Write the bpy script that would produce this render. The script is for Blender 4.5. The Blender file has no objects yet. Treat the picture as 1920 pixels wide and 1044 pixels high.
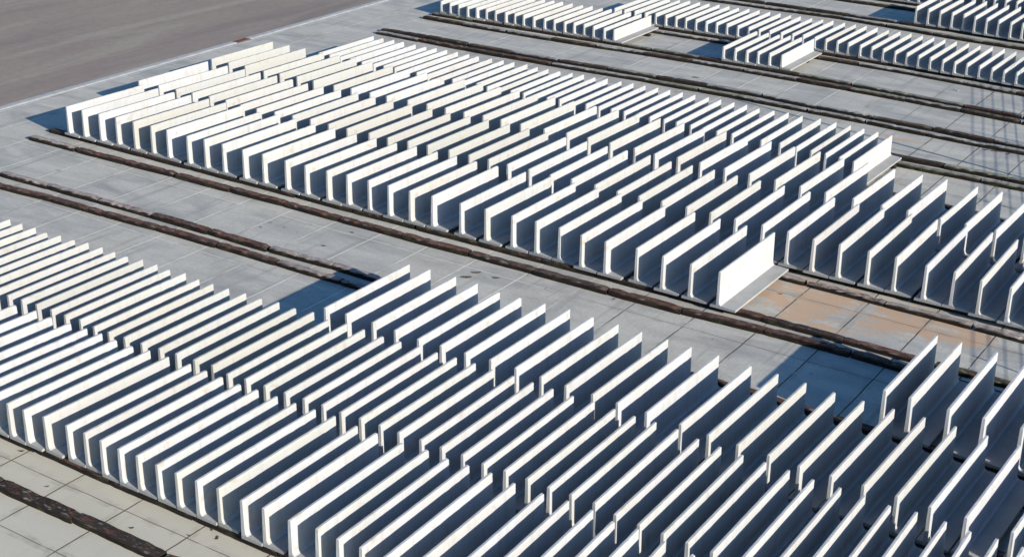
import bpy, bmesh, math, random, json
from mathutils import Vector, Matrix
random.seed(7)
S = 2.0                     # survey units -> metres
R = math.radians
scene = bpy.context.scene
COL = scene.collection

ROWS = json.loads('''{"M1":{"H":0.6757,"L":1.988,"foot":0.425,"ex":0,"xy":[[-22.604,18.547,0.0257],[-22.176,18.565,0.0247],[-21.722,18.589,0.0237],[-21.292,18.624,0.0227],[-20.809,18.624,0.0216],[-20.348,18.634,0.0206],[-19.914,18.627,0.0196],[-19.367,18.605,0.0183],[-18.931,18.614,0.0173],[-18.485,18.628,0.0163],[-17.945,18.593,0.0151],[-17.493,18.624,0.0141],[-16.936,18.605,0.0128],[-16.491,18.625,0.0118],[-15.982,18.616,0.0107],[-15.554,18.645,0.0097],[-15.086,18.66,0.0086],[-14.63,18.632,0.0076],[-14.188,18.649,0.0066],[-13.737,18.676,0.0056],[-13.153,18.678,0.0043],[-12.638,18.665,0.0031],[-12.122,18.682,0.0019],[-11.67,18.693,0.0009],[-11.225,18.694,-0.0001],[-10.775,18.622,-0.0011],[-10.331,18.616,-0.0021],[-9.795,18.657,-0.0033],[-9.311,18.599,-0.0044],[-8.824,18.582,-0.0055],[-8.327,18.55,-0.0067]]},"F1":{"H":0.5703,"L":2.03,"foot":0.288,"ex":2,"xy":[[-16.044,9.853,0.0315],[-15.652,9.876,0.0289],[-15.34,9.878,0.0268],[-14.966,9.893,0.0243],[-14.644,9.9,0.0222],[-14.345,9.902,0.0202],[-14.045,9.887,0.0182],[-13.724,9.887,0.016],[-13.43,9.891,0.0141],[-13.103,9.922,0.0119],[-12.715,9.933,0.0093],[-12.416,9.939,0.0073],[-12.11,9.913,0.0053],[-11.802,9.904,0.0033],[-11.509,9.911,0.0013],[-11.186,9.907,-0.0008],[-10.876,9.903,-0.0029],[-10.568,9.905,-0.0049],[-10.257,9.925,-0.007],[-9.872,9.886,-0.0096],[-9.572,9.906,-0.0116],[-9.191,9.891,-0.0141],[-8.841,9.927,-0.0164],[-8.542,9.911,-0.0184],[-8.245,9.925,-0.0204],[-7.928,9.913,-0.0225],[-7.597,9.892,-0.0247],[-7.218,9.9,-0.0272],[-6.887,9.902,-0.0294],[-6.573,9.888,-0.0315],[-6.278,9.857,-0.0335],[-5.974,9.846,-0.0355],[-5.634,9.819,-0.0378],[-5.27,9.812,-0.0402],[-4.956,9.812,-0.0423],[-4.643,9.812,-0.0443]]},"F2":{"H":0.5532,"L":2.02,"foot":0.28,"ex":1,"xy":[[-18.761,12.021,-0.0074],[-18.461,12.013,-0.0074],[-18.153,12.012,-0.0074],[-17.857,12.019,-0.0074],[-17.551,12.008,-0.0074],[-17.259,12.045,-0.0074],[-16.976,12.061,-0.0074],[-16.656,12.057,-0.0074],[-16.373,12.051,-0.0074],[-16.09,12.053,-0.0074],[-15.791,12.069,-0.0074],[-15.496,12.076,-0.0074],[-15.205,12.066,-0.0074],[-14.911,12.079,-0.0074],[-14.597,12.043,-0.0074],[-14.291,12.027,-0.0074],[-14.001,12.041,-0.0074],[-13.682,12.046,-0.0074],[-13.377,12.071,-0.0074],[-13.086,12.087,-0.0074],[-12.766,12.096,-0.0074],[-12.454,12.111,-0.0074],[-12.134,12.052,-0.0074],[-11.839,12.073,-0.0074],[-11.525,12.083,-0.0074],[-11.192,12.088,-0.0074],[-10.896,12.1,-0.0074],[-10.594,12.105,-0.0074],[-10.301,12.098,-0.0074],[-10.0,12.103,-0.0074],[-9.704,12.108,-0.0074],[-9.414,12.1,-0.0074],[-9.095,12.114,-0.0074],[-8.795,12.108,-0.0074],[-8.496,12.116,-0.0074],[-8.188,12.088,-0.0074],[-7.891,12.091,-0.0074],[-7.587,12.09,-0.0074],[-7.295,12.085,-0.0074],[-7.003,12.083,-0.0074],[-6.701,12.08,-0.0074],[-6.407,12.027,-0.0074],[-6.093,11.987,-0.0074],[-5.8,11.979,-0.0074],[-5.511,11.984,-0.0074],[-5.218,11.968,-0.0074],[-4.91,11.947,-0.0074],[-4.584,11.952,-0.0074],[-4.292,11.949,-0.0074],[-3.991,11.935,-0.0074],[-3.7,11.938,-0.0074],[-3.378,11.936,-0.0074],[-3.095,11.91,-0.0074],[-2.812,11.926,-0.0074],[-2.529,11.922,-0.0074],[-2.238,11.922,-0.0074]]},"F3":{"H":0.583,"L":1.97,"foot":0.372,"ex":2,"xy":[[-12.39,14.29,-0.0019],[-12.015,14.3,-0.001],[-11.542,14.293,0.0002],[-11.136,14.276,0.0011],[-10.726,14.246,0.0021],[-10.351,14.252,0.0031],[-9.958,14.266,0.004],[-9.568,14.282,0.005],[-9.182,14.288,0.0059],[-8.781,14.272,0.0069],[-8.39,14.241,0.0078],[-7.991,14.235,0.0088],[-7.612,14.202,0.0097],[-7.21,14.206,0.0107],[-6.736,14.194,0.0119],[-6.335,14.147,0.0128],[-5.942,14.125,0.0138],[-5.541,14.105,0.0148],[-5.15,14.084,0.0157],[-4.771,14.106,0.0167],[-4.379,14.099,0.0176],[-3.994,14.094,0.0185],[-3.612,14.104,0.0195],[-3.221,14.114,0.0204],[-2.715,14.118,0.0217],[-2.323,14.118,0.0226],[-1.931,14.118,0.0236]]},"F4":{"H":0.7026,"L":1.97,"foot":0.333,"ex":3,"xy":[[-4.942,16.267,0.0061],[-4.606,16.26,0.0061],[-4.114,16.24,0.0061],[-3.684,16.24,0.0061],[-3.236,16.257,0.0061],[-2.797,16.257,0.0061],[-2.359,16.257,0.0061],[-1.92,16.257,0.0061]]},"M2":{"H":0.6863,"L":2.0,"foot":0.425,"ex":2,"xy":[[-22.832,20.683,0.0185],[-22.235,20.676,0.0174],[-21.744,20.685,0.0165],[-21.282,20.679,0.0157],[-20.849,20.728,0.0149],[-20.399,20.736,0.014],[-19.932,20.666,0.0132],[-19.504,20.673,0.0124],[-19.055,20.697,0.0116],[-18.627,20.741,0.0108],[-18.175,20.737,0.0099],[-17.679,20.698,0.009],[-17.251,20.728,0.0082],[-16.727,20.738,0.0072],[-16.277,20.733,0.0064],[-15.823,20.764,0.0056],[-15.386,20.788,0.0048],[-14.911,20.809,0.0039],[-14.467,20.81,0.0031],[-14.039,20.81,0.0023],[-13.592,20.76,0.0014],[-13.149,20.78,0.0006],[-12.691,20.763,-0.0002],[-12.257,20.764,-0.001],[-11.785,20.767,-0.0019],[-11.318,20.722,-0.0028],[-10.89,20.706,-0.0036],[-10.451,20.705,-0.0044],[-9.994,20.72,-0.0052],[-9.558,20.726,-0.006],[-9.101,20.705,-0.0069],[-8.608,20.684,-0.0078],[-8.15,20.668,-0.0086],[-7.7,20.619,-0.0095],[-7.26,20.626,-0.0103],[-6.788,20.625,-0.0111],[-6.351,20.632,-0.0119],[-5.87,20.605,-0.0128],[-5.437,20.613,-0.0136],[-5.008,20.541,-0.0144],[-4.57,20.514,-0.0152],[-4.12,20.514,-0.0161],[-3.669,20.514,-0.0169]]},"M3":{"H":0.6754,"L":1.975,"foot":0.425,"ex":2,"xy":[[-22.911,22.918,0.0101],[-22.399,22.924,0.0101],[-21.907,22.922,0.0101],[-21.328,22.881,0.0101],[-20.878,22.887,0.0101],[-20.421,22.924,0.0101],[-19.969,22.93,0.0101],[-19.391,22.909,0.0101],[-18.953,22.942,0.0101],[-18.444,22.933,0.0101],[-18.016,22.944,0.0101],[-17.476,22.945,0.0101],[-17.008,22.971,0.0101],[-16.555,22.978,0.0101],[-16.073,22.943,0.0101],[-15.645,22.986,0.0101],[-15.208,22.967,0.0101],[-14.762,22.994,0.0101],[-14.211,22.978,0.0101],[-13.717,22.994,0.0101],[-13.249,22.994,0.0101],[-12.76,22.988,0.0101],[-12.228,22.978,0.0101],[-11.765,22.907,0.0101],[-11.322,22.961,0.0101],[-10.874,22.974,0.0101],[-10.367,22.945,0.0101],[-9.866,22.906,0.0101],[-9.36,22.893,0.0101],[-8.876,22.861,0.0101],[-8.396,22.822,0.0101],[-7.893,22.816,0.0101],[-7.375,22.786,0.0101],[-6.919,22.766,0.0101],[-6.368,22.762,0.0101],[-5.934,22.736,0.0101],[-5.452,22.754,0.0101],[-4.973,22.721,0.0101],[-4.491,22.721,0.0101],[-4.009,22.721,0.0101]]},"M4":{"H":0.53,"L":2.0,"foot":0.272,"ex":0,"xy":[[-21.712,25.175,0.0025],[-21.422,25.196,0.0025],[-21.124,25.213,0.0025],[-20.823,25.198,0.0025],[-20.435,25.147,0.0025],[-20.136,25.17,0.0025],[-19.854,25.195,0.0025],[-19.551,25.196,0.0025],[-19.241,25.181,0.0025],[-18.937,25.204,0.0025],[-18.644,25.198,0.0025],[-18.295,25.195,0.0025],[-17.987,25.231,0.0025],[-17.703,25.246,0.0025],[-17.357,25.242,0.0025],[-17.049,25.194,0.0025],[-16.774,25.208,0.0025],[-16.459,25.217,0.0025],[-16.17,25.263,0.0025],[-15.885,25.274,0.0025],[-15.581,25.274,0.0025],[-15.299,25.305,0.0025],[-14.957,25.319,0.0025],[-14.663,25.318,0.0025],[-14.371,25.336,0.0025],[-14.073,25.341,0.0025],[-13.776,25.351,0.0025],[-13.483,25.356,0.0025],[-13.183,25.353,0.0025],[-12.864,25.356,0.0025],[-12.566,25.334,0.0025],[-12.257,25.338,0.0025],[-11.965,25.316,0.0025],[-11.657,25.298,0.0025],[-11.33,25.295,0.0025],[-11.021,25.307,0.0025],[-10.708,25.29,0.0025],[-10.325,25.307,0.0025],[-9.982,25.282,0.0025],[-9.671,25.267,0.0025],[-9.365,25.238,0.0025],[-9.072,25.204,0.0025],[-8.764,25.128,0.0025]]},"T1":{"H":0.4056,"L":1.99,"foot":0.262,"ex":0,"xy":[[-22.992,31.721,-0.0101],[-22.679,31.697,-0.0101],[-22.389,31.688,-0.0101],[-22.073,31.637,-0.0101],[-21.791,31.654,-0.0101],[-21.523,31.721,-0.0101],[-21.227,31.717,-0.0101],[-20.897,31.698,-0.0101],[-20.632,31.743,-0.0101],[-20.356,31.732,-0.0101],[-20.04,31.722,-0.0101],[-19.719,31.744,-0.0101],[-19.431,31.758,-0.0101],[-19.119,31.756,-0.0101],[-18.852,31.784,-0.0101],[-18.566,31.813,-0.0101],[-18.277,31.793,-0.0101],[-17.953,31.773,-0.0101],[-17.672,31.788,-0.0101]]},"T2":{"H":0.4081,"L":1.97,"foot":0.262,"ex":2,"xy":[[-18.843,33.875,0.0025],[-18.55,33.877,0.0025],[-18.25,33.905,0.0025],[-17.947,33.924,0.0025],[-17.682,34.017,0.0025],[-17.381,34.005,0.0025],[-17.094,34.029,0.0025],[-16.815,34.054,0.0025],[-16.518,34.046,0.0025],[-16.223,34.052,0.0025],[-15.943,34.081,0.0025],[-15.659,34.102,0.0025],[-15.358,34.108,0.0025],[-15.055,34.124,0.0025],[-14.755,34.094,0.0025],[-14.478,34.127,0.0025],[-14.154,34.099,0.0025],[-13.874,34.154,0.0025],[-13.606,34.192,0.0025],[-13.281,34.172,0.0025],[-12.987,34.172,0.0025],[-12.681,34.176,0.0025],[-12.395,34.174,0.0025],[-12.071,34.122,0.0025],[-11.778,34.133,0.0025],[-11.479,34.11,0.0025],[-11.173,34.081,0.0025],[-10.88,34.086,0.0025],[-10.573,34.039,0.0025],[-10.275,34.001,0.0025],[-9.965,33.989,0.0025],[-9.677,33.975,0.0025],[-9.392,34.009,0.0025],[-9.09,33.981,0.0025],[-8.784,33.947,0.0025],[-8.497,33.918,0.0025],[-8.203,33.901,0.0025],[-7.906,33.901,0.0025],[-7.61,33.901,0.0025]]},"T3":{"H":0.4289,"L":1.98,"foot":0.27,"ex":0,"xy":[[-14.661,31.838,-0.0101],[-14.359,31.856,-0.0101],[-14.062,31.868,-0.0101],[-13.789,31.915,-0.0101],[-13.496,31.932,-0.0101],[-13.192,31.957,-0.0101]]},"T4":{"H":0.5397,"L":1.96,"foot":0.29,"ex":2,"xy":[[-12.213,38.591,0.0051],[-11.87,38.554,0.0051],[-11.54,38.54,0.0051],[-11.211,38.512,0.0051],[-10.9,38.518,0.0051],[-10.576,38.429,0.0051],[-10.266,38.41,0.0051],[-9.952,38.402,0.0051],[-9.622,38.352,0.0051],[-9.329,38.378,0.0051],[-9.011,38.378,0.0051],[-8.687,38.378,0.0051]]},"T5":{"H":0.54,"L":1.97,"foot":0.29,"ex":2,"xy":[[-14.185,41.0,0],[-13.88,41.0,0],[-13.58,41.0,0],[-13.27,41.0,0],[-12.96,41.0,0],[-12.655,41.0,0],[-12.35,41.0,0],[-12.045,41.0,0],[-11.74,41.0,0],[-11.435,41.0,0],[-11.13,41.0,0],[-10.825,41.0,0],[-10.52,41.0,0],[-10.215,41.0,0],[-9.91,41.0,0],[-9.605,41.0,0],[-9.3,41.0,0],[-8.995,41.0,0],[-8.69,41.0,0],[-8.385,41.0,0],[-8.08,41.0,0]]}}''')
BASE = .08                  # top of the timber sleepers (survey units)

# ------------------------------------------------------------------ helpers
def link(o, parent=None):
    COL.objects.link(o)
    if parent is not None:
        o.parent = parent
    return o

def mesh_from(verts, faces, name, mat, smooth=False):
    me = bpy.data.meshes.new(name)
    me.from_pydata([(a * S, b * S, c * S) for a, b, c in verts], [], faces)
    me.update()
    bm = bmesh.new(); bm.from_mesh(me)
    bmesh.ops.recalc_face_normals(bm, faces=bm.faces)
    bm.to_mesh(me); bm.free()
    if mat: me.materials.append(mat)
    if smooth:
        for p in me.polygons: p.use_smooth = True
    return me

def obj(name, me, parent=None, loc=None):
    o = bpy.data.objects.new(name, me)
    if loc: o.location = [v * S for v in loc]
    return link(o, parent)

def tag(o, label=None, cat=None, group=None, kind=None):
    if label: o['label'] = label
    if cat: o['category'] = cat
    if group: o['group'] = group
    if kind: o['kind'] = kind
    return o

ONES = ['', 'first', 'second', 'third', 'fourth', 'fifth', 'sixth', 'seventh', 'eighth', 'ninth', 'tenth', 'eleventh', 'twelfth',
        'thirteenth', 'fourteenth', 'fifteenth', 'sixteenth', 'seventeenth', 'eighteenth', 'nineteenth']
TENS = {2: ('twentieth', 'twenty'), 3: ('thirtieth', 'thirty'), 4: ('fortieth', 'forty')}
def ordinal(n):
    if n < 20: return ONES[n]
    t, u = divmod(n, 10)
    return TENS[t][0] if u == 0 else TENS[t][1] + '-' + ONES[u]

# ------------------------------------------------------------------ materials
class NT:
    def __init__(self, name):
        self.m = bpy.data.materials.new(name); self.m.use_nodes = True
        self.t = self.m.node_tree; self.n = self.t.nodes; self.l = self.t.links
        self.b = self.n['Principled BSDF']
    def node(self, typ, **kw):
        nd = self.n.new(typ)
        for k, v in kw.items():
            if k.startswith('i_'):
                nd.inputs[k[2:].replace('_', ' ')].default_value = v
            else: setattr(nd, k, v)
        return nd
    def link(self, a, b): self.l.new(a, b)
    def val(self, x, sock):
        if hasattr(x, 'links'): self.link(x, sock)
        else: sock.default_value = x
    def math(self, op, a, b=0.0, c=0.0, clamp=False):
        nd = self.node('ShaderNodeMath', operation=op, use_clamp=clamp)
        self.val(a, nd.inputs[0]); self.val(b, nd.inputs[1]); self.val(c, nd.inputs[2])
        return nd.outputs[0]
    def noise(self, vec, scale, detail=4, rough=.55, dist=0.0):
        nd = self.node('ShaderNodeTexNoise')
        nd.inputs['Scale'].default_value = scale; nd.inputs['Detail'].default_value = detail
        nd.inputs['Roughness'].default_value = rough; nd.inputs['Distortion'].default_value = dist
        self.link(vec, nd.inputs['Vector'])
        return nd.outputs['Fac']
    def ramp(self, x, lo, hi, a=0.0, b=1.0):
        nd = self.node('ShaderNodeMapRange', clamp=True, interpolation_type='SMOOTHSTEP')
        self.val(x, nd.inputs['Value'])
        for k, v in (('From Min', lo), ('From Max', hi), ('To Min', a), ('To Max', b)): nd.inputs[k].default_value = v
        return nd.outputs['Result']
    def mix(self, f, a, b, blend='MIX'):
        nd = self.node('ShaderNodeMix', data_type='RGBA', blend_type=blend)
        self.val(f, nd.inputs[0]); 
        for x, i in ((a, 6), (b, 7)):
            if hasattr(x, 'links'): self.link(x, nd.inputs[i])
            else: nd.inputs[i].default_value = (*x, 1)
        return nd.outputs[2]
    def mapping(self, vec, scale=(1, 1, 1), loc=(0, 0, 0), rot=(0, 0, 0)):
        nd = self.node('ShaderNodeMapping')
        nd.inputs['Scale'].default_value = scale; nd.inputs['Location'].default_value = loc; nd.inputs['Rotation'].default_value = rot
        self.link(vec, nd.inputs['Vector'])
        return nd.outputs['Vector']
    def coords(self, shift=True):
        tc = self.node('ShaderNodeTexCoord').outputs['Object']
        if not shift: return tc
        oi = self.node('ShaderNodeObjectInfo')
        v = self.node('ShaderNodeVectorMath', operation='MULTIPLY_ADD')
        cmb = self.node('ShaderNodeCombineXYZ')
        for i, k in enumerate((97.0, 61.0, 43.0)):
            self.link(self.math('MULTIPLY', oi.outputs['Random'], k), cmb.inputs[i])
        self.link(tc, v.inputs[0]); v.inputs[1].default_value = (1, 1, 1); self.link(cmb.outputs[0], v.inputs[2])
        return v.outputs[0]
    def bump(self, h, strength=.3, dist=.01):
        nd = self.node('ShaderNodeBump'); nd.inputs['Strength'].default_value = strength; nd.inputs['Distance'].default_value = dist
        self.link(h, nd.inputs['Height']); self.link(nd.outputs[0], self.b.inputs['Normal'])
    def done(self, col, rough=.85):
        self.link(col, self.b.inputs['Base Color']) if hasattr(col, 'links') else None
        self.val(rough, self.b.inputs['Roughness'])
        self.b.inputs['Specular IOR Level'].default_value = .25
        return self.m

def cast_concrete():
    t = NT('cast_concrete'); v = t.coords()
    oi = t.node('ShaderNodeObjectInfo')
    cloud = t.noise(v, .9, 5, .6)
    fine = t.noise(v, 14, 5, .65)
    streak = t.noise(t.mapping(v, (3.0, 5.0, .35)), 1.2, 4, .6)      # runs down the face
    blot = t.noise(v, 2.6, 3, .5, .6)
    c = t.mix(t.ramp(cloud, .35, .7, 0, .45), oi.outputs['Color'], (.45, .42, .35), 'MIX')
    c = t.mix(t.ramp(streak, .48, .70, 0, .42), c, (.37, .345, .30))
    c = t.mix(t.ramp(blot, .62, .74, 0, .5), c, (.38, .31, .22))     # rusty brown blotches
    tc = t.node('ShaderNodeTexCoord'); sp = t.node('ShaderNodeSeparateXYZ'); t.link(tc.outputs['Object'], sp.inputs[0])
    dy = t.math('DIVIDE', t.math('SUBTRACT', sp.outputs['Y'], t.math('MULTIPLY', oi.outputs['Random'], .5)), .22); dz = t.math('DIVIDE', t.math('SUBTRACT', sp.outputs['Z'], .96), .17)
    cm = t.math('SUBTRACT', 1.0, t.math('SQRT', t.math('ADD', t.math('MULTIPLY', dy, dy), t.math('MULTIPLY', dz, dz))))
    cm = t.math('ADD', cm, t.math('MULTIPLY', t.math('SUBTRACT', t.noise(v, 5, 4, .6), .5), 1.2))
    cm = t.math('MULTIPLY', t.ramp(cm, .3, .9, 0, .55), t.ramp(t.math('FRACT', t.math('MULTIPLY', oi.outputs['Random'], 7.3)), .5, .8))
    c = t.mix(cm, c, (.37, .30, .205))                                  # seepage below the lifting socket
    c = t.mix(t.ramp(fine, .3, .75, 0.0, .26), c, (.36, .345, .32))
    pores = t.node('ShaderNodeTexVoronoi', feature='F1'); pores.inputs['Scale'].default_value = 22
    t.link(v, pores.inputs['Vector'])
    c = t.mix(t.ramp(pores.outputs['Distance'], .05, .12, .35, 0), c, (.30, .28, .26))
    t.bump(t.math('ADD', fine, t.math('MULTIPLY', cloud, .5)), .22, .02)
    return t.done(c, .88)

def foot_concrete():
    t = NT('foot_concrete'); v = t.coords()
    oi = t.node('ShaderNodeObjectInfo')
    cloud = t.noise(v, 1.4, 5, .6); fine = t.noise(v, 18, 5, .65)
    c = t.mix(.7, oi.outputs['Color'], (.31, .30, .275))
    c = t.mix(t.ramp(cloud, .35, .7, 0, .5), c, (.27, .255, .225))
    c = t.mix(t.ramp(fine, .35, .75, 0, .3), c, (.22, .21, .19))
    t.bump(fine, .35, .02)
    return t.done(c, .92)

def old_timber(name='old_timber', lo=.40, blots=.6, dark=.8):
    t = NT(name); v = t.coords()
    oi = t.node('ShaderNodeObjectInfo')
    gv = t.mapping(v, (1.0, 11.0, 11.0))
    grain = t.noise(gv, 2.2, 6, .7, .3)
    patch = t.noise(t.mapping(v, (1.0, 3.2, 3.2)), 2.1, 6, .7, .6)
    patch2 = t.noise(t.mapping(v, (1.0, 2.2, 2.2), (13, 5, 2)), 1.7, 5, .65)
    geo = t.node('ShaderNodeNewGeometry')
    sep = t.node('ShaderNodeSeparateXYZ'); t.link(geo.outputs['True Normal'], sep.inputs[0])
    up = t.ramp(sep.outputs['Z'], .6, .8)                            # bleached worn top, near-black sides
    c = t.mix(t.ramp(grain, .3, .7), (.006, .004, .003), (.030, .021, .014))
    c = t.mix(t.ramp(patch2, .52, .66, 0, .75), c, (.050, .046, .016))  # moss
    top = t.mix(t.ramp(grain, .3, .7), (.02, .013, .01), (.10, .065, .045))
    top = t.mix(t.ramp(t.math('ADD', t.math('MULTIPLY', patch, .7), t.math('MULTIPLY', grain, .3)), lo, lo + .13), top, oi.outputs['Color'])
    top = t.mix(t.ramp(grain, .54, .64, 0, dark), top, (.022, .015, .011))
    blot = t.noise(t.mapping(v, (1.0, 2.2, 2.2), (7, 31, 4)), 2.6, 5, .65)
    ruddy = t.noise(t.mapping(v, (1.0, 2.4, 2.4), (3, 9, 17)), 3.1, 5, .6)
    top = t.mix(t.ramp(ruddy, .52, .62, 0, .8 * dark), top, (.21, .075, .045))
    top = t.mix(t.ramp(ruddy, .44, .36, 0, .75 * dark), top, (.30, .26, .225))
    top = t.mix(t.ramp(blot, .47, .54, 0, blots), top, (.03, .021, .015))
    col = t.mix(t.math('MULTIPLY', up, t.ramp(patch2, .3, .45, .35, 1)), c, top)
    t.bump(t.math('ADD', grain, patch), .8, .03)
    return t.done(col, .9)

def yard_concrete():
    t = NT('yard_concrete'); v = t.coords(False)
    sep = t.node('ShaderNodeSeparateXYZ'); t.link(v, sep.inputs[0])
    wob = t.math('MULTIPLY', t.math('SUBTRACT', t.noise(v, .8, 3), .5), .03)
    x = t.math('ADD', t.math('DIVIDE', sep.outputs['X'], S), wob); y = t.math('ADD', t.math('DIVIDE', sep.outputs['Y'], S), wob)
    fx = t.math('DIVIDE', t.math('ADD', x, 12.43), .98)
    # slabs lie lengthwise (2 units) in the yard, square ones in the nearest strip
    near = t.math('LESS_THAN', y, 11.7)
    sy = t.math('SUBTRACT', 2.02, t.math('MULTIPLY', near, 1.01))
    oy = t.math('SUBTRACT', 17.82, t.math('MULTIPLY', near, 8.19))
    fy = t.math('DIVIDE', t.math('SUBTRACT', y, oy), sy)
    def joint(f, s, w):
        d = t.math('ABSOLUTE', t.math('SUBTRACT', t.math('FRACT', t.math('ADD', f, .5)), .5))
        return t.ramp(t.math('MULTIPLY', d, s), w * .55, w, 1, 0)
    jx = joint(fx, .98, .0135); jy = joint(fy, sy, .010)
    cell = t.node('ShaderNodeCombineXYZ')
    t.link(t.math('FLOOR', t.math('ADD', fx, .0)), cell.inputs[0]); t.link(t.math('FLOOR', fy), cell.inputs[1])
    wn = t.node('ShaderNodeTexWhiteNoise'); t.link(cell.outputs[0], wn.inputs['Vector'])
    big = t.noise(v, .12, 4, .6); mid = t.noise(t.mapping(v, (.55, 1.5, 1), (0, 0, 0), (0, 0, .3)), .7, 6, .62, .4); fine = t.noise(v, 9, 6, .7)
    scuff = t.noise(t.mapping(v, (2.2, .16, 1), (0, 0, 0), (0, 0, 1.2)), 1.0, 5, .6)
    c = t.mix(t.ramp(big, .35, .65), (0.438, 0.411, 0.357), (0.507, 0.468, 0.389))
    c = t.mix(t.ramp(wn.outputs['Value'], 0, 1, 0, .8), c, (0.389, 0.374, 0.338))
    c = t.mix(t.ramp(mid, .42, .64, 0, .85), c, (0.557, 0.519, 0.440))
    c = t.mix(t.ramp(mid, .46, .27, 0, .6), c, (0.266, 0.257, 0.235))
    c = t.mix(t.ramp(scuff, .54, .70, 0, .6), c, (0.295, 0.281, 0.257))
    c = t.mix(t.ramp(fine, .35, .75, 0, .32), c, (0.236, 0.220, 0.192))
    # warm, slightly mossy slabs in the nearest strip
    c = t.mix(t.ramp(y, 12.5, 10.5, 0, .75), c, (.580, .525, .405))
    # clay washed over the slabs near the gap in the middle block and by the right edge
    def blob(px, py, rx, ry):
        dx = t.math('DIVIDE', t.math('SUBTRACT', x, px), rx); dy = t.math('DIVIDE', t.math('SUBTRACT', y, py), ry)
        return t.math('SUBTRACT', 1.0, t.math('SQRT', t.math('ADD', t.math('MULTIPLY', dx, dx), t.math('MULTIPLY', dy, dy))))
    m = t.math('MAXIMUM', blob(-7.2, 19.75, 1.5, 1.05), blob(-5.7, 19.95, 1.3, .8))
    m = t.math('MAXIMUM', m, t.math('MULTIPLY', blob(-5.4, 27.8, .7, .6), .8))
    m = t.math('MAXIMUM', m, t.math('MULTIPLY', blob(-9.3, 28.6, 1.2, .3), .3))
    dn = t.noise(t.mapping(v, (.9, 1.6, 1), (3, 1, 0)), .85, 6, .6, .5)
    clay = t.ramp(t.math('ADD', m, t.math('ADD', t.math('MULTIPLY', t.math('SUBTRACT', dn, .5), 3.6), t.math('MULTIPLY', t.math('SUBTRACT', t.noise(t.mapping(v, (1.2, 2.6, 1)), 1.5, 5, .65), .5), 2.2))), .14, .52, 0, .92)
    clay = t.math('MULTIPLY', clay, t.ramp(m, .0, .18))
    c = t.mix(clay, c, (.52, .35, .225))
    rim = t.math('MULTIPLY', t.math('MAXIMUM', joint(fx, .98, .10), joint(fy, sy, .09)), t.ramp(t.noise(v, 1.6, 5, .65), .45, .7, 0, .5))
    c = t.mix(rim, c, (.27, .25, .20))                                 # dirt creeping out of the joints
    jn = t.noise(v, .35, 3, .6)
    jc = t.mix(t.ramp(jn, .5, .68), (.74, .69, .57), (.20, .165, .12))  # lime filled joints turning to open dirty ones
    jc = t.mix(t.ramp(y, 13.5, 12.5), jc, (.17, .115, .065))
    jc = t.mix(t.ramp(x, -11.5, -8.5), jc, (.085, .07, .055))
    jj = t.math('MULTIPLY', t.math('MAXIMUM', jx, t.math('MULTIPLY', jy, .8)), t.ramp(t.noise(v, 1.1, 3), .30, .46, .35, 1))
    c = t.mix(jj, c, jc)
    c = t.mix(1.0, c, (1.0, .985, .95), 'MULTIPLY')
    spots = t.node('ShaderNodeTexVoronoi', feature='F1'); spots.inputs['Scale'].default_value = .9; t.link(v, spots.inputs['Vector'])
    c = t.mix(t.ramp(spots.outputs['Distance'], .025, .05, .55, 0), c, (.08, .065, .05))
    t.bump(t.math('SUBTRACT', t.math('ADD', fine, mid), t.math('MULTIPLY', jj, 1.2)), .18, .02)
    return t.done(c, .86)

def road_surface():
    t = NT('road_surface'); v = t.coords(False)
    # tyre tracks sweep in wide arcs
    lane = t.noise(t.mapping(v, (.9, .07, 1), (0, 0, 0), (0, 0, -.08)), .8, 6, .62, .4)
    swp = t.noise(t.mapping(v, (.35, .045, 1), (4, 0, 0), (0, 0, .35)), 1.0, 5, .62, .8)
    big = t.noise(v, .06, 4, .6); fine = t.noise(v, 2.2, 9, .8)
    c = t.mix(t.ramp(big, .35, .65), (0.268, 0.205, 0.167), (0.307, 0.246, 0.182))
    c = t.mix(t.ramp(lane, .42, .75, 0, .4), c, (0.340, 0.271, 0.209))
    c = t.mix(t.ramp(lane, .42, .25, 0, .35), c, (0.188, 0.149, 0.124))
    c = t.mix(t.ramp(swp, .50, .66, 0, .7), c, (0.36, 0.305, 0.23))
    c = t.mix(t.ramp(swp, .47, .32, 0, .6), c, (0.20, 0.165, 0.14))
    c = t.mix(t.ramp(fine, .35, .75, 0, .4), c, (0.161, 0.130, 0.108))
    t.bump(fine, .3, .02)
    return t.done(c, .9)

def simple(name, col, var=.3, scale=6, rough=.8):
    t = NT(name); v = t.coords()
    c = t.mix(t.ramp(t.noise(v, scale, 5, .6), .3, .7, 0, var), col, tuple(k * .35 for k in col))
    return t.done(c, rough)

M_WALL = cast_concrete(); M_FOOT = foot_concrete(); M_WOOD = old_timber(); M_WORN = old_timber('bleached_timber', .28, .30, .45); M_YARD = yard_concrete(); M_ROAD = road_surface()
M_KERB = simple('kerb_concrete', (.47, .45, .41), .35, 3)
M_STEEL = simple('galvanised_steel', (.35, .36, .37), .2, 8, .5)
M_RUST = simple('rusty_iron', (.20, .07, .04), .5, 5, .85)
M_LEAF = simple('dry_leaf', (.10, .065, .035), .4, 8, .8)
M_LATH = simple('pale_lath', (.62, .60, .55), .15, 5, .8)
M_CLOD = simple('dry_mud', (.13, .105, .075), .5, 9, .95)

# ------------------------------------------------------------------ setting
def sheet(name, x0, x1, y0, y1, z, mat):
    me = mesh_from([(x0, y0, z), (x1, y0, z), (x1, y1, z), (x0, y1, z)], [(0, 1, 2, 3)], name, mat)
    o = obj(name, me); tag(o, kind='structure'); return o
sheet('ground', -900, 900, -900, 1500, -.03, M_ROAD)
yard = sheet('concrete_yard', -25.245, 30, -12, 75, 0, M_YARD)
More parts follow.
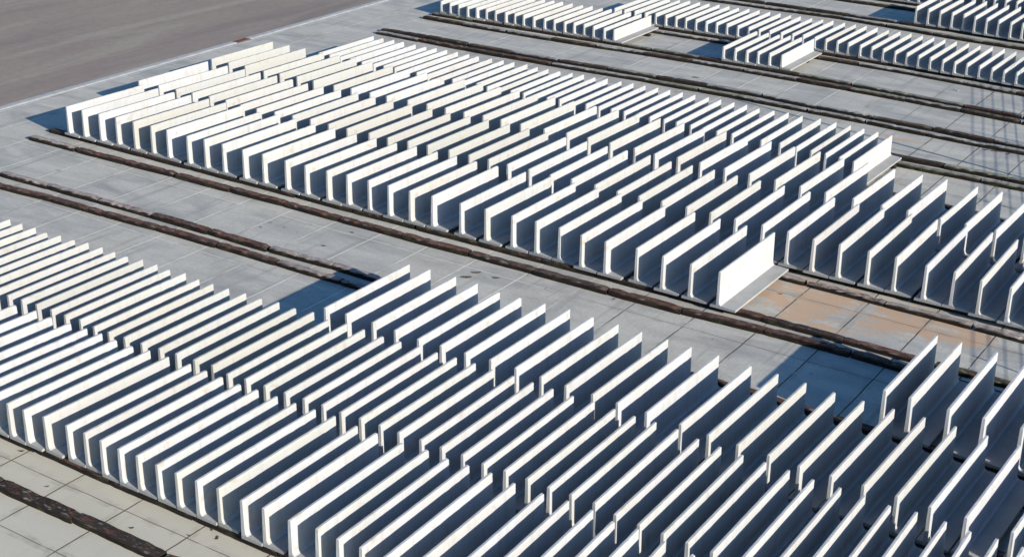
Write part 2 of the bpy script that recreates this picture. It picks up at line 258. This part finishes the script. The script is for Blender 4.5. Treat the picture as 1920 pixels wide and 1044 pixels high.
# low kerb that closes the yard towards the road, in two runs with a gap at the rusty plate
def kerb(y0, y1):
    n = max(2, int((y1 - y0) / .6)); V = []; F = []
    prof = [(-25.52, -.03), (-25.50, .002), (-25.47, .008), (-25.33, .010), (-25.30, .004), (-25.262, -.012), (-25.262, -.03)]
    for i in range(n + 1):
        y = y0 + (y1 - y0) * i / n; dx = random.uniform(-.006, .006)
        V += [(a + dx if k < 4 else a, y, b) for k, (a, b) in enumerate(prof)]
    k = len(prof)
    for i in range(n):
        for j in range(k - 1):
            F.append((i * k + j, i * k + j + 1, (i + 1) * k + j + 1, (i + 1) * k + j))
    F += [tuple(range(k)), tuple(n * k + j for j in range(k))]
    return mesh_from(V, F, 'kerb', M_KERB)
for a, b in ((-10, 26.25), (26.75, 60)):
    tag(obj('kerb', kerb(a, b)), kind='structure')

# ------------------------------------------------------------------ wall elements
def prism(profile, y0, y1, close_bottom=True):
    """profile (x, z) loop extruded along y"""
    n = len(profile)
    V = [(x, y0, z) for x, z in profile] + [(x, y1, z) for x, z in profile]
    F = [(i, (i + 1) % n, n + (i + 1) % n, n + i) for i in range(n) if close_bottom or i != n - 1]
    F += [tuple(range(n))[::-1], tuple(range(n, 2 * n))]
    return V, F

def upright_mesh(h, L, t0, t1, flare, name, seed=0):
    # plumb outer face, inner face thickening downwards into a small haunch; arrises bevelled, edges and corners slightly worn
    rnd = random.Random(seed); c = .005
    prof = [(-.004, .046), (0, h * .55), (0, h - c), (c, h), (t0 - c, h), (t0, h - c),
            (t0 + (t1 - t0) * .8, .046 + flare * 1.6), (t1 + flare * .35, .046 + flare * .55), (t1 + flare, .046)]
    n = 28; k = len(prof); V = []; F = []
    nick = {i: rnd.uniform(.004, .012) for i in range(1, n) if rnd.random() < .10}
    for e in (0, n):
        if rnd.random() < .45: nick[e] = rnd.uniform(.006, .020)
    bow = rnd.uniform(-.003, .003)
    for i in range(n + 1):
        s = i / n; y = L * s; b = bow * math.sin(math.pi * s); d = nick.get(i, 0)
        for j, (x, z) in enumerate(prof):
            w = 1 if j in (2, 3, 4, 5) else 0
            V.append((x + b * (z / h) + w * rnd.uniform(-.0006, .0006), y + (d * .5 if i == 0 and w else -d * .5 if i == n and w else 0), z - w * (rnd.uniform(0, .0012) + d * (.55 if j in (2, 3) else 1))))
    for i in range(n):
        for j in range(k - 1): F.append((i * k + j, i * k + j + 1, (i + 1) * k + j + 1, (i + 1) * k + j))
    F += [tuple(range(k))[::-1], tuple(n * k + j for j in range(k))]
    return mesh_from(V, F, name, M_WALL)

def foot_mesh(toe, heel, L, name):
    if toe > .02:
        prof = [(-toe, 0), (-toe + .004, .038), (-.006, .048), (.05, .048), (heel - .004, .033), (heel, .028), (heel, .002), (heel - .003, 0)]
    else:
        prof = [(-.006, 0), (-.006, .048), (.05, .048), (heel - .004, .033), (heel, .028), (heel, .002), (heel - .003, 0)]
    V, F = prism(prof, .001, L - .001)
    return mesh_from(V, F, name, M_FOOT)

SPEC = {  # toe, stem top, stem bottom, haunch
    'M1': (.105, .034, .046, .030), 'M2': (.105, .034, .046, .030), 'M3': (.105, .034, .046, .030), 'F3': (.085, .034, .046, .026),
    'M4': (0, .032, .042, .022), 'F1': (0, .036, .050, .030), 'F2': (0, .036, .048, .028), 'F4': (0, .038, .052, .028),
    'T1': (0, .032, .044, .022), 'T2': (0, .032, .044, .022), 'T3': (0, .032, .044, .022), 'T4': (0, .036, .048, .024), 'T5': (0, .036, .048, .024)}
WHITE = (.495, .492, .482); WARM = (.49, .48, .455); CREAM = (.462, .45, .418); BEIGE = (.43, .413, .37)
TINT = {r: {} for r in ROWS}
def tint(row, col, *idx):
    for i in idx: TINT[row][i] = col
tint('M1', BEIGE, 4); tint('M1', CREAM, 5, 18, 21); tint('M1', WARM, *range(10, 17), 24, 25, 27)
tint('M2', CREAM, 2, 4, 5, 9, 10, 19, 24, 25, 26, 28, 29, 33); tint('M2', BEIGE, 11, 12, 13, 14, 15, 16, 17, 18); tint('M2', WARM, 3, 6, 7, 34, 35, 39)
tint('M3', CREAM, 0, 1, 3, 4, 5, 6, 11, 12, 13, 14, 15, 16, 17, 20, 24); tint('M3', BEIGE, 2, 7); tint('M3', WARM, 18, 19, 21, 22, 28)
tint('M4', CREAM, 11, 16, 39); tint('M4', WARM, 2, 7, 10, 14, 33, 37)
tint('F1', WARM, *range(8, 36, 2)); tint('F1', CREAM, 9, 18, 11)
tint('F2', CREAM, *range(0, 26)); tint('F2', WARM, *range(26, 56)); tint('F2', BEIGE, 10, 15, 20, 21)
tint('F3', WARM, 9, 10, 11, 14, 15); tint('F3', CREAM, 16, 17, 18, 19, 20, 21)
tint('T1', CREAM, 5, 7, 8, 10, 13, 15); tint('T1', WARM, 0, 3, 4, 9, 16, 17)
tint('T2', CREAM, 17, 23, 24, 25, 26, 29, 30, 31, 34); tint('T2', WARM, 15, 19, 22); tint('T2', BEIGE, 20)
tint('T4', CREAM, 8); tint('T4', WARM, 2, 5)

PLACE = {  # row phrase, how the left end reads, how the right end reads
    'M1': ("middle block's front row", 'left end', 'right end'),
    'M2': ("middle block's second row", 'left end', "photo's right edge"),
    'M3': ("middle block's third row", 'left end', "photo's right edge"),
    'M4': ("middle block's back row", 'left end', 'right end'),
    'F1': ("near block's front row", "photo's left edge", "photo's bottom edge"),
    'F2': ("near block's second row", "photo's left edge", "photo's right edge"),
    'F3': ("near block's third row", 'left end', "photo's right edge"),
    'F4': ("near block's back row", 'left end', "photo's right edge"),
    'T1': ("far block's front row", 'left end', 'right end'),
    'T2': ("far block's long second row", 'left end', "photo's right edge"),
    'T3': ("far block's row of six", 'left end', 'right end'),
    'T4': ("top right block's front row", 'left end', "photo's right edge"),
    'T5': ("top right block's back row", 'left end', "photo's right edge")}
GROUP = {'M': 'wall elements of the middle block', 'F': 'wall elements of the near block', 'T': 'wall elements of the far blocks'}
NICE = {id(BEIGE): 'beige', id(CREAM): 'cream', id(WARM): 'off-white', id(WHITE): 'white'}

def element_label(row, i, n, ex, colour):
    phrase, le, re_ = PLACE[row]
    shape = 'T-footed' if SPEC[row][0] else 'L-shaped'
    nv = n - ex
    col = NICE[id(colour)]
    if i >= nv:
        return f"{col} {shape} wall element past the photo's edge, {ordinal(i - nv + 1)} beyond {phrase}"
    ends_right = row in ('M1', 'M4', 'T1', 'T3')
    if i == nv - 1 and ends_right:
        return f"{col} {shape} wall element showing bare face and foot, ending {phrase}"
    if i == 0 and le == 'left end':
        return f"{col} {shape} wall element starting the left end of {phrase}"
    if i <= nv // 2:
        return f"{col} {shape} wall element, {ordinal(i + 1)} from {le} in {phrase}"
    k = nv - i
    return f"{col} {shape} wall element, {ordinal(k)} from {re_} in {phrase}"

for row, D in ROWS.items():
    toe, t0, t1, fl = SPEC[row]
    h = D['H'] - BASE; L = D['L']
    tee = toe > 0
    ups = [upright_mesh(h, L, t0, t1, fl, 'upright', q) for q in range(6)]; ft = foot_mesh(toe, D['foot'] - toe, L, 'foot')
    n = len(D['xy'])
    for i, (x, y, yaw) in enumerate(D['xy']):
        col = TINT[row].get(i, WARM if row[0] == 'T' else WHITE)
        e = bpy.data.objects.new('tee_wall_element' if tee else 'angle_wall_element', None)
        e.empty_display_size = .2; link(e)
        e.location = (x * S, y * S, BASE * S); e.rotation_euler = (0, random.uniform(-.006, .006), -yaw + random.uniform(-.003, .003)); e.scale = (1, random.uniform(.996, 1.004), random.uniform(.985, 1.012))
        up = ups[random.randrange(6)]
        j = random.uniform(.95, 1.04)
        c4 = (*[min(.62, k * j * random.uniform(.985, 1.015)) for k in col], 1)
        for nm, me in (('upright', up), ('foot', ft)):
            o = obj(nm, me, e); o.color = c4
        tag(e, element_label(row, i, n, D['ex'], col), 'tee wall' if tee else 'angle wall', GROUP[row[0]])

# ------------------------------------------------------------------ timber sleepers
BLEACH = (.42, .345, .29); RED = (.165, .082, .058); GREY = (.41, .39, .345); DARK = (.035, .028, .02); MOSS = (.085, .08, .035); BROWN = (.15, .105, .075); LICHEN = (.27, .27, .195)
def sleeper_mesh(L, w, h, seed, rough=1.0, mat=None):
    rnd = random.Random(seed); n = max(3, int(L / .09)); V = []; F = []
    ph = rnd.uniform(0, 6)
    for i in range(n + 1):
        s = i / n; x = (s - .5) * L
        e = 1 if 0 < i < n else .9
        j = lambda a: rnd.uniform(-a * rough, a * rough)
        wv = .006 * math.sin(ph + s * 5)
        dip = abs(j(.010)) + (rnd.uniform(.012, .035) * rough if rnd.random() < .12 else 0)
        V += [(x + j(.004), -w / 2 * e + wv + j(.004), 0), (x + j(.004), -w / 2 * e + wv + j(.004), (h - .016) * e - dip * .5),
              (x + j(.004), -w / 2 * e + .014 + wv + j(.005), h * e - dip * .8), (x, wv, h * e - abs(j(.004))),
              (x + j(.004), w / 2 * e - .014 + wv + j(.005), h * e - dip), (x + j(.004), w / 2 * e + wv + j(.007), (h - .016) * e - dip * .5),
              (x + j(.004), w / 2 * e + wv + j(.004), 0)]
    k = 7
    for i in range(n):
        for a in range(k - 1): F.append((i * k + a, i * k + a + 1, (i + 1) * k + a + 1, (i + 1) * k + a))
    F += [tuple(range(k)), tuple(n * k + a for a in range(k))]
    return mesh_from(V, F, 'timber_sleeper', mat or M_WOOD)

def interp(pts, x):
    if x <= pts[0][0]: return pts[0][1]
    for (a, b), (c, d) in zip(pts, pts[1:]):
        if x <= c: return b + (d - b) * (x - a) / (c - a)
    return pts[-1][1]
COLWORD = {id(BLEACH): 'bleached', id(RED): 'red-brown', id(GREY): 'grey', id(DARK): 'dark', id(MOSS): 'mossy', id(BROWN): 'brown', id(LICHEN): 'lichen-grey'}
WN = .15
def line(pts, x0, x1, phrase, cols, w=WN, h=None, seed=0, seg=1.29, under=False):
    rnd = random.Random(seed + 11); x = x0; k = 0; L0 = []
    if h is None: h = BASE if under else .092
    while x < x1 - .3:
        L = min(seg + rnd.uniform(-.05, .05), x1 - x)
        L0.append((x, L)); x += L + rnd.choice((.006, .015, .03, .06))
    n = len(L0)
    for k, (x, L) in enumerate(L0):
        ya, yb = interp(pts, x), interp(pts, x + L)
        hh = h - (.0015 if under else rnd.uniform(0, .012))
        c = rnd.choice(cols); worn = c in (GREY, LICHEN) or (c is BLEACH and rnd.random() < .75)
        o = obj('timber_sleeper', sleeper_mesh(L, w * rnd.uniform(.92, 1.06), hh, seed * 100 + k, (.9 if ya < 11 else .6) if ya < 24 else .35, M_WORN if worn else M_WOOD), None,
                (x + L / 2, (ya + yb) / 2 + (0 if under else rnd.uniform(-.012, .012)), 0))
        o.rotation_euler = (0, 0, math.atan2(yb - ya, L) + (0 if under else rnd.uniform(-.012, .012)))
        jv = rnd.uniform(.8, 1.15); o.color = (*[q * jv for q in c], 1)
        if n == 1: where = 'lone one'
        elif k == 0: where = 'leftmost'
        elif k == n - 1: where = 'rightmost'
        elif k <= n // 2: where = ordinal(k + 1) + ' from left'
        else: where = ordinal(n - k) + ' from right'
        tag(o, f"{COLWORD[id(c)]} timber sleeper, {where} {phrase}", 'sleeper', 'timber sleepers laid in lines across the yard')

line([(-14.5, 9.20), (-13.04, 9.18), (-11.14, 9.16), (-9, 9.24)], -14.3, -9.4, 'along the bottom left corner', [DARK, DARK, MOSS], seed=1, w=.16)
line([(-14.6, 9.99), (-7, 9.99)], -14.6, -7.2, "under the near block's front feet", [DARK, RED], seed=2, under=True)
C1 = [(-21.86, 16.34), (-17.89, 16.45), (-15.48, 16.47), (-14.18, 16.53), (-11, 16.50)]
C2 = [(-21.37, 15.89), (-20.64, 15.98), (-19.33, 15.98), (-17.52, 16.08), (-15.47, 16.12), (-13.14, 16.13), (-7.27, 16.43), (-5.2, 16.34), (-2, 16.30)]
line(C1, -21.88, -12.0, 'crossing the left lane, farther one', [RED, BLEACH, BLEACH, RED, BLEACH], seed=3)
line(C2, -22.7, -1.6, 'crossing the left lane, nearer one', [RED, BLEACH, BLEACH, RED], seed=4, under=True)
E1 = [(-23.16, 18.11), (-18, 18.20), (-12, 18.24), (-8.73, 18.24), (-6.68, 18.38), (-5.29, 18.29), (-3, 18.25)]
E2 = [(-23.14, 18.66), (-8.03, 18.72), (-5.3, 18.70), (-3, 18.68)]
line(E1, -23.17, -2.6, "in front of the middle block", [RED, BROWN, BLEACH, RED, BLEACH], seed=5)
line(E2, -23.24, -2.6, "under the middle block's front feet", [DARK, MOSS, DARK, RED], seed=6, under=True)
line([(-9, 20.41), (-6.35, 20.32), (-4.2, 20.27), (-2, 20.2)], -8.9, -2.4, "before the middle block's second row", [BLEACH, GREY, BLEACH], seed=7, under=True)
line([(-9, 20.80), (-2, 20.72)], -8.7, -2.6, "under the second row's front feet", [DARK], seed=8, under=True)
line([(-23, 25.2), (-8, 25.17), (-6.9, 25.06), (-5.9, 25.03), (-3, 25.0)], -23.1, -3, "under the middle block's back row", [MOSS, DARK, GREY], seed=9, under=True)
line([(-24, 24.66), (-3, 24.60)], -9.2, -3, "under the back of the third row", [DARK, MOSS], seed=10, under=True)
G1 = [(-23.15, 29.38), (-21.84, 29.48), (-19.32, 29.49), (-18.05, 29.52), (-16.78, 29.64), (-14.32, 29.71), (-13.1, 29.76), (-11.7, 29.68), (-9.1, 29.60), (-7.85, 29.57), (-6.7, 29.42), (-3, 29.3)]
G2 = [(-23.1, 29.13), (-20.6, 29.12), (-18.1, 29.15), (-15.7, 29.29), (-13.1, 29.31), (-10.5, 29.26), (-7.9, 29.16), (-6.6, 29.14), (-3, 29.1)]
line(G1, -23.15, -3.4, 'behind the middle block, farther one', [GREY, LICHEN, GREY, BROWN, DARK], seed=11)
line(G2, -23.10, -3.4, 'behind the middle block, nearer one', [GREY, LICHEN, GREY, GREY, BROWN], seed=12)
line([(-22, 27.36), (-3, 27.34)], -9.0, -3.4, "right of the middle block's back row, farther one", [DARK, LICHEN, GREY], seed=13)
line([(-22, 26.97), (-3, 26.93)], -9.4, -3.4, "right of the middle block's back row, nearer one", [LICHEN, GREY, LICHEN], seed=14, under=True)
J1 = [(-23.15, 31.20), (-20.7, 31.20), (-18.15, 31.31), (-15.66, 31.48), (-13.05, 31.48), (-10.66, 31.47), (-9.15, 31.39), (-7.2, 31.24), (-3, 31.1)]
J2 = [(-23.11, 31.68), (-17.38, 31.86), (-14.9, 31.92), (-12.85, 31.93), (-10.8, 31.86), (-9.01, 31.72), (-7.35, 31.64), (-3, 31.6)]
line(J1, -23.15, -3.6, "in front of the far block", [BROWN, LICHEN, GREY, GREY], seed=15)
line(J2, -23.20, -3.6, "under the far block's front feet", [LICHEN, DARK, RED], seed=16, under=True)
line([(-18, 33.60), (-12.9, 33.74), (-10.66, 33.70), (-7.86, 33.48), (-4, 33.4)], -18.4, -4, "before the far block's second row", [GREY, BROWN, GREY], seed=17, under=True)
line([(-19.3, 34.02), (-13, 34.22), (-4, 34.02)], -19.2, -4, "under the far block's second row", [DARK], seed=18, under=True)
line([(-24, 38.5), (-16.95, 38.54), (-12.2, 38.64), (-5, 38.5)], -23.2, -5, "behind the far block, farther one", [LICHEN, GREY, DARK], seed=19, under=True)
line([(-24, 37.9), (-17.68, 37.96), (-13.77, 38.15), (-10.59, 37.8), (-5, 37.8)], -23.2, -5, "behind the far block, nearer one", [LICHEN, GREY, GREY], seed=20)
line([(-24, 40.35), (-5, 40.35)], -23.0, -6, "below the top right block's back row, nearer one", [DARK, MOSS, RED], seed=21, under=True)
line([(-15, 41.1), (-5, 41.1)], -14.6, -6, "under the top right block's back row", [DARK], seed=22, under=True)

# long runners that carry the rows where no sleeper shows
def runner(x0, x1, y, label):
    o = obj('timber_runner', sleeper_mesh(x1 - x0, .14, BASE - .0015, int(y * 10)), None, ((x0 + x1) / 2, y, 0))
    o.color = (*DARK, 1)
    tag(o, label, 'runner', 'long timber runners hidden under the rows')
for row, ys, ph in (('F1', (11.4,), "near block's front row"), ('F2', (12.35, 13.65), "near block's second row"), ('F3', (14.45, 15.72), "near block's third row"),
                    ('M1', (20.17,), "middle block's front row"), ('M2', (20.98, 22.32), "middle block's second row"), ('M3', (23.25, 24.38), "middle block's third row"),
                    ('M4', (26.75,), "middle block's back row"), ('T1', (33.2,), "far block's front row"), ('T2', (35.5,), "far block's second row"),
                    ('T3', (33.25,), "far block's row of six"), ('T4', (39.9,), "top right block's front row"), ('T5', (42.6,), "top right block's back row"), ('F4', (17.8,), "near block's back row")):
    xs = [q[0] for q in ROWS[row]['xy']]
    for k, y in enumerate(ys):
        x1 = max(xs) + .3
        if row == 'M1': x1 = -9.0
        if row == 'T3': x1 = -13.0
        side = 'rear' if len(ys) == 1 or k == 1 else 'front'
        runner(min(xs) - .12, x1, y, f"long dark timber runner under the {side} of the {ph}")

# ------------------------------------------------------------------ small things on the slabs
def flake(x, y, a, b, rot, label, name='dead_leaf', mat=None, cat='leaf', lift=.004, grp='dead leaves on the slabs'):
    rnd = random.Random(int(x * 977 + y * 131)); V = []; n = 9
    for k in range(n):
        th = 2 * math.pi * k / n; r = rnd.uniform(.7, 1.1)
        px, py = a * r * math.cos(th), b * r * math.sin(th)
        V.append((px, py, lift + .010 * (px / a) ** 2))
    V += [(vx * .92, vy * .92, vz - .003) for vx, vy, vz in V]
    V += [(0, 0, lift + .002), (0, 0, lift - .001)]
    F = []
    for k in range(n):
        q = (k + 1) % n
        F += [(k, q, 2 * n), (n + q, n + k, 2 * n + 1), (k, n + k, n + q, q)]
    o = obj(name, mesh_from(V, F, name, mat or M_LEAF), None, (x, y, 0)); o.rotation_euler = (0, 0, rot)
    tag(o, label, cat, grp)
LEAVES = [(-12.579, 9.475, 0.034, 0.012, 0.9, 'small dark leaf between two joints at the lower left'), (-12.522, 9.128, 0.03, 0.011, 0.5, 'small dark leaf beside the bottom left sleeper line, left one'), (-11.111, 9.42, 0.03, 0.014, 0.7, 'reddish leaf right of the bottom left sleeper line'), (-10.187, 9.817, 0.042, 0.018, 2.0, 'largest brown leaf by the near block front feet'), (-10.487, 9.679, 0.022, 0.009, 0.3, 'tiny leaf on the slab left of the largest brown leaf'), (-13.482, 9.845, 0.04, 0.02, 0.6, 'brown leaf near the left frame edge under the front row'), (-10.352, 9.905, 0.03, 0.012, 2.3, 'thin brown leaf touching the near block front feet'), (-16.235, 17.175, 0.035, 0.016, 0.2, 'small dark leaf in the middle of the left lane'), (-16.257, 17.441, 0.045, 0.012, 0.8, 'thin dark leaf right of the small leaf in the lane'), (-15.913, 17.409, 0.02, 0.01, 0.3, 'tiny dark leaf rightmost in the left lane'), (-21.268, 17.141, 0.05, 0.014, 0.7, 'thin dark leaf on the slabs below the front sleeper line')]
for x, y, a, b, r, lab in LEAVES: flake(x, y, a, b, r, lab)
CLODS = [(-12.168, 17.462, 0.1, 0.05, 0.6, 'lowest of three dried mud prints behind the near block'), (-12.136, 17.711, 0.09, 0.04, 0.6, 'middle of three dried mud prints behind the near block'), (-11.76, 17.717, 0.07, 0.035, 0.4, 'right of three dried mud prints behind the near block'), (-14.832, 17.904, 0.05, 0.03, 0.2, 'brownish mud fleck left of the near block back row'), (-14.829, 17.16, 0.05, 0.025, 0.4, 'brownish mud fleck beside the left lane sleepers'), (-14.608, 30.339, 0.12, 0.05, 0.3, 'dark mud patch between the far sleeper lines'), (-7.121, 29.051, 0.16, 0.06, 0.4, 'dark mud and litter patch at the right edge'), (-7.356, 29.005, 0.07, 0.03, 0.9, 'small mud clod left of the litter patch at right'), (-6.92, 28.988, 0.08, 0.03, 1.2, 'small mud clod right of the litter patch at right'), (-7.815, 19.785, 0.035, 0.02, 0.3, 'dark speck on the clay stained slabs'), (-9.833, 18.083, 0.04, 0.016, 1.2, 'thin dark mud streak in front of the middle block')]
for x, y, a, b, r, lab in CLODS: flake(x, y, a, b, r, lab, 'mud_clod', M_CLOD, 'mud', .003, 'dried mud on the slabs')
def plank(name, x, y, L, w, h, rot, mat, label, cat):
    V, F = prism([(-w / 2, .001), (-w / 2 + .001, h), (w / 2 - .001, h), (w / 2, .001)], -L / 2, L / 2)
    o = obj(name, mesh_from(V, F, name, mat), None, (x, y, 0)); o.rotation_euler = (0, 0, rot); tag(o, label, cat)
plank('lath', -9.26, 33.0, .16, .02, .015, R(62), M_LATH, 'short pale lath lying alone on the slabs below the far block', 'lath')
plank('rusty_plate', -25.38, 26.5, .46, .15, .006, 0, M_RUST, 'rust-brown plate filling the gap in the kerb beside the road', 'plate')

# steel rail frame with a lamp mast beyond the right edge; only its crossed shadows reach the picture
AZ, EL = R(-12.8), R(19.8)
fr = bpy.data.objects.new('steel_frame', None); link(fr); D0 = 3.3
def tube(a, b, r, name, parent, seg=8):
    a, b = Vector(a), Vector(b); d = b - a; q = d.to_track_quat('Z', 'Y'); V = []; F = []
    for P in (a, b):
        for k in range(seg):
            w = q @ Vector((r * math.cos(2 * math.pi * k / seg), r * math.sin(2 * math.pi * k / seg), 0)); V.append(tuple(P + w))
    F = [(k, (k + 1) % seg, seg + (k + 1) % seg, seg + k) for k in range(seg)] + [tuple(range(seg))[::-1], tuple(range(seg, 2 * seg))]
    return obj(name, mesh_from(V, F, name, M_STEEL), parent)
hd = R(107.2); ux, uy = math.cos(hd), math.sin(hd)
fx0, fy0 = -7.49 + D0 * math.cos(AZ), 28.5 + D0 * math.sin(AZ)
htop = D0 * math.tan(EL)
fr.location = (0, 0, 0)
for k in range(7):
    z = htop - .092 * k
    tube((fx0 - ux * 12, fy0 - uy * 12, z), (fx0 + ux * 9, fy0 + uy * 9, z), .0052, 'rail', fr)
for s in (-11.6, -9.55, -7.2, -5.0, -2.6, -.6, 1.7, 3.9, 6.2, 8.4):
    tube((fx0 + ux * s, fy0 + uy * s, -.01), (fx0 + ux * s, fy0 + uy * s, htop + .01), .015, 'post', fr)
tube((-3.6, 27.08, -.01), (-3.6, 27.08, 3.5), .03, 'mast', fr)
tag(fr, 'steel rail frame with mast past the right edge, casting thin crossed shadows', 'rail frame')

# ------------------------------------------------------------------ camera, light
cd = bpy.data.cameras.new('camera'); cam = bpy.data.objects.new('camera', cd); COL.objects.link(cam)
F_, YAW, PITCH, ROLL, HC = 2740.586, 2.1448722, .4057976, .0201399, 9.131865
fw = Vector((math.cos(YAW) * math.cos(PITCH), math.sin(YAW) * math.cos(PITCH), -math.sin(PITCH)))
r = fw.cross(Vector((0, 0, 1))).normalized(); u = r.cross(fw)
r2 = math.cos(ROLL) * r + math.sin(ROLL) * u; u2 = -math.sin(ROLL) * r + math.cos(ROLL) * u
m = Matrix((r2, u2, -fw)).transposed().to_4x4(); m.translation = Vector((0, 0, HC * S))
cam.matrix_world = m
cd.sensor_width = 36; cd.sensor_fit = 'HORIZONTAL'; cd.lens = F_ / 1920 * 36; cd.clip_start = .5; cd.clip_end = 6000
scene.camera = cam

w = bpy.data.worlds.new('World'); scene.world = w; w.use_nodes = True
nt = w.node_tree; bg = nt.nodes['Background']
sky = nt.nodes.new('ShaderNodeTexSky'); sky.sky_type = 'NISHITA'; sky.sun_disc = False
sky.sun_elevation = EL
sd = Vector((math.cos(AZ) * math.cos(EL), math.sin(AZ) * math.cos(EL), math.sin(EL)))    # towards the sun
sky.sun_rotation = math.atan2(sd.x, sd.y)
sky.air_density = 1.0; sky.dust_density = .25; sky.ozone_density = 2.2
hs = nt.nodes.new('ShaderNodeHueSaturation'); hs.inputs['Saturation'].default_value = 1.3; hs.inputs['Hue'].default_value = .508
nt.links.new(sky.outputs[0], hs.inputs['Color']); nt.links.new(hs.outputs[0], bg.inputs['Color']); bg.inputs['Strength'].default_value = .11
sl = bpy.data.lights.new('sun', 'SUN'); so = bpy.data.objects.new('sun', sl); COL.objects.link(so)
sl.energy = 4.2; sl.angle = R(.53); sl.color = (1.0, .962, .89)
so.rotation_euler = sd.to_track_quat('Z', 'Y').to_euler(); so.location = (30, -10, 40)
vs = scene.view_settings; vs.view_transform = 'Standard'; vs.look = 'None'; vs.exposure = .67; vs.gamma = 1
scene.cycles.max_bounces = 6; scene.cycles.diffuse_bounces = 2
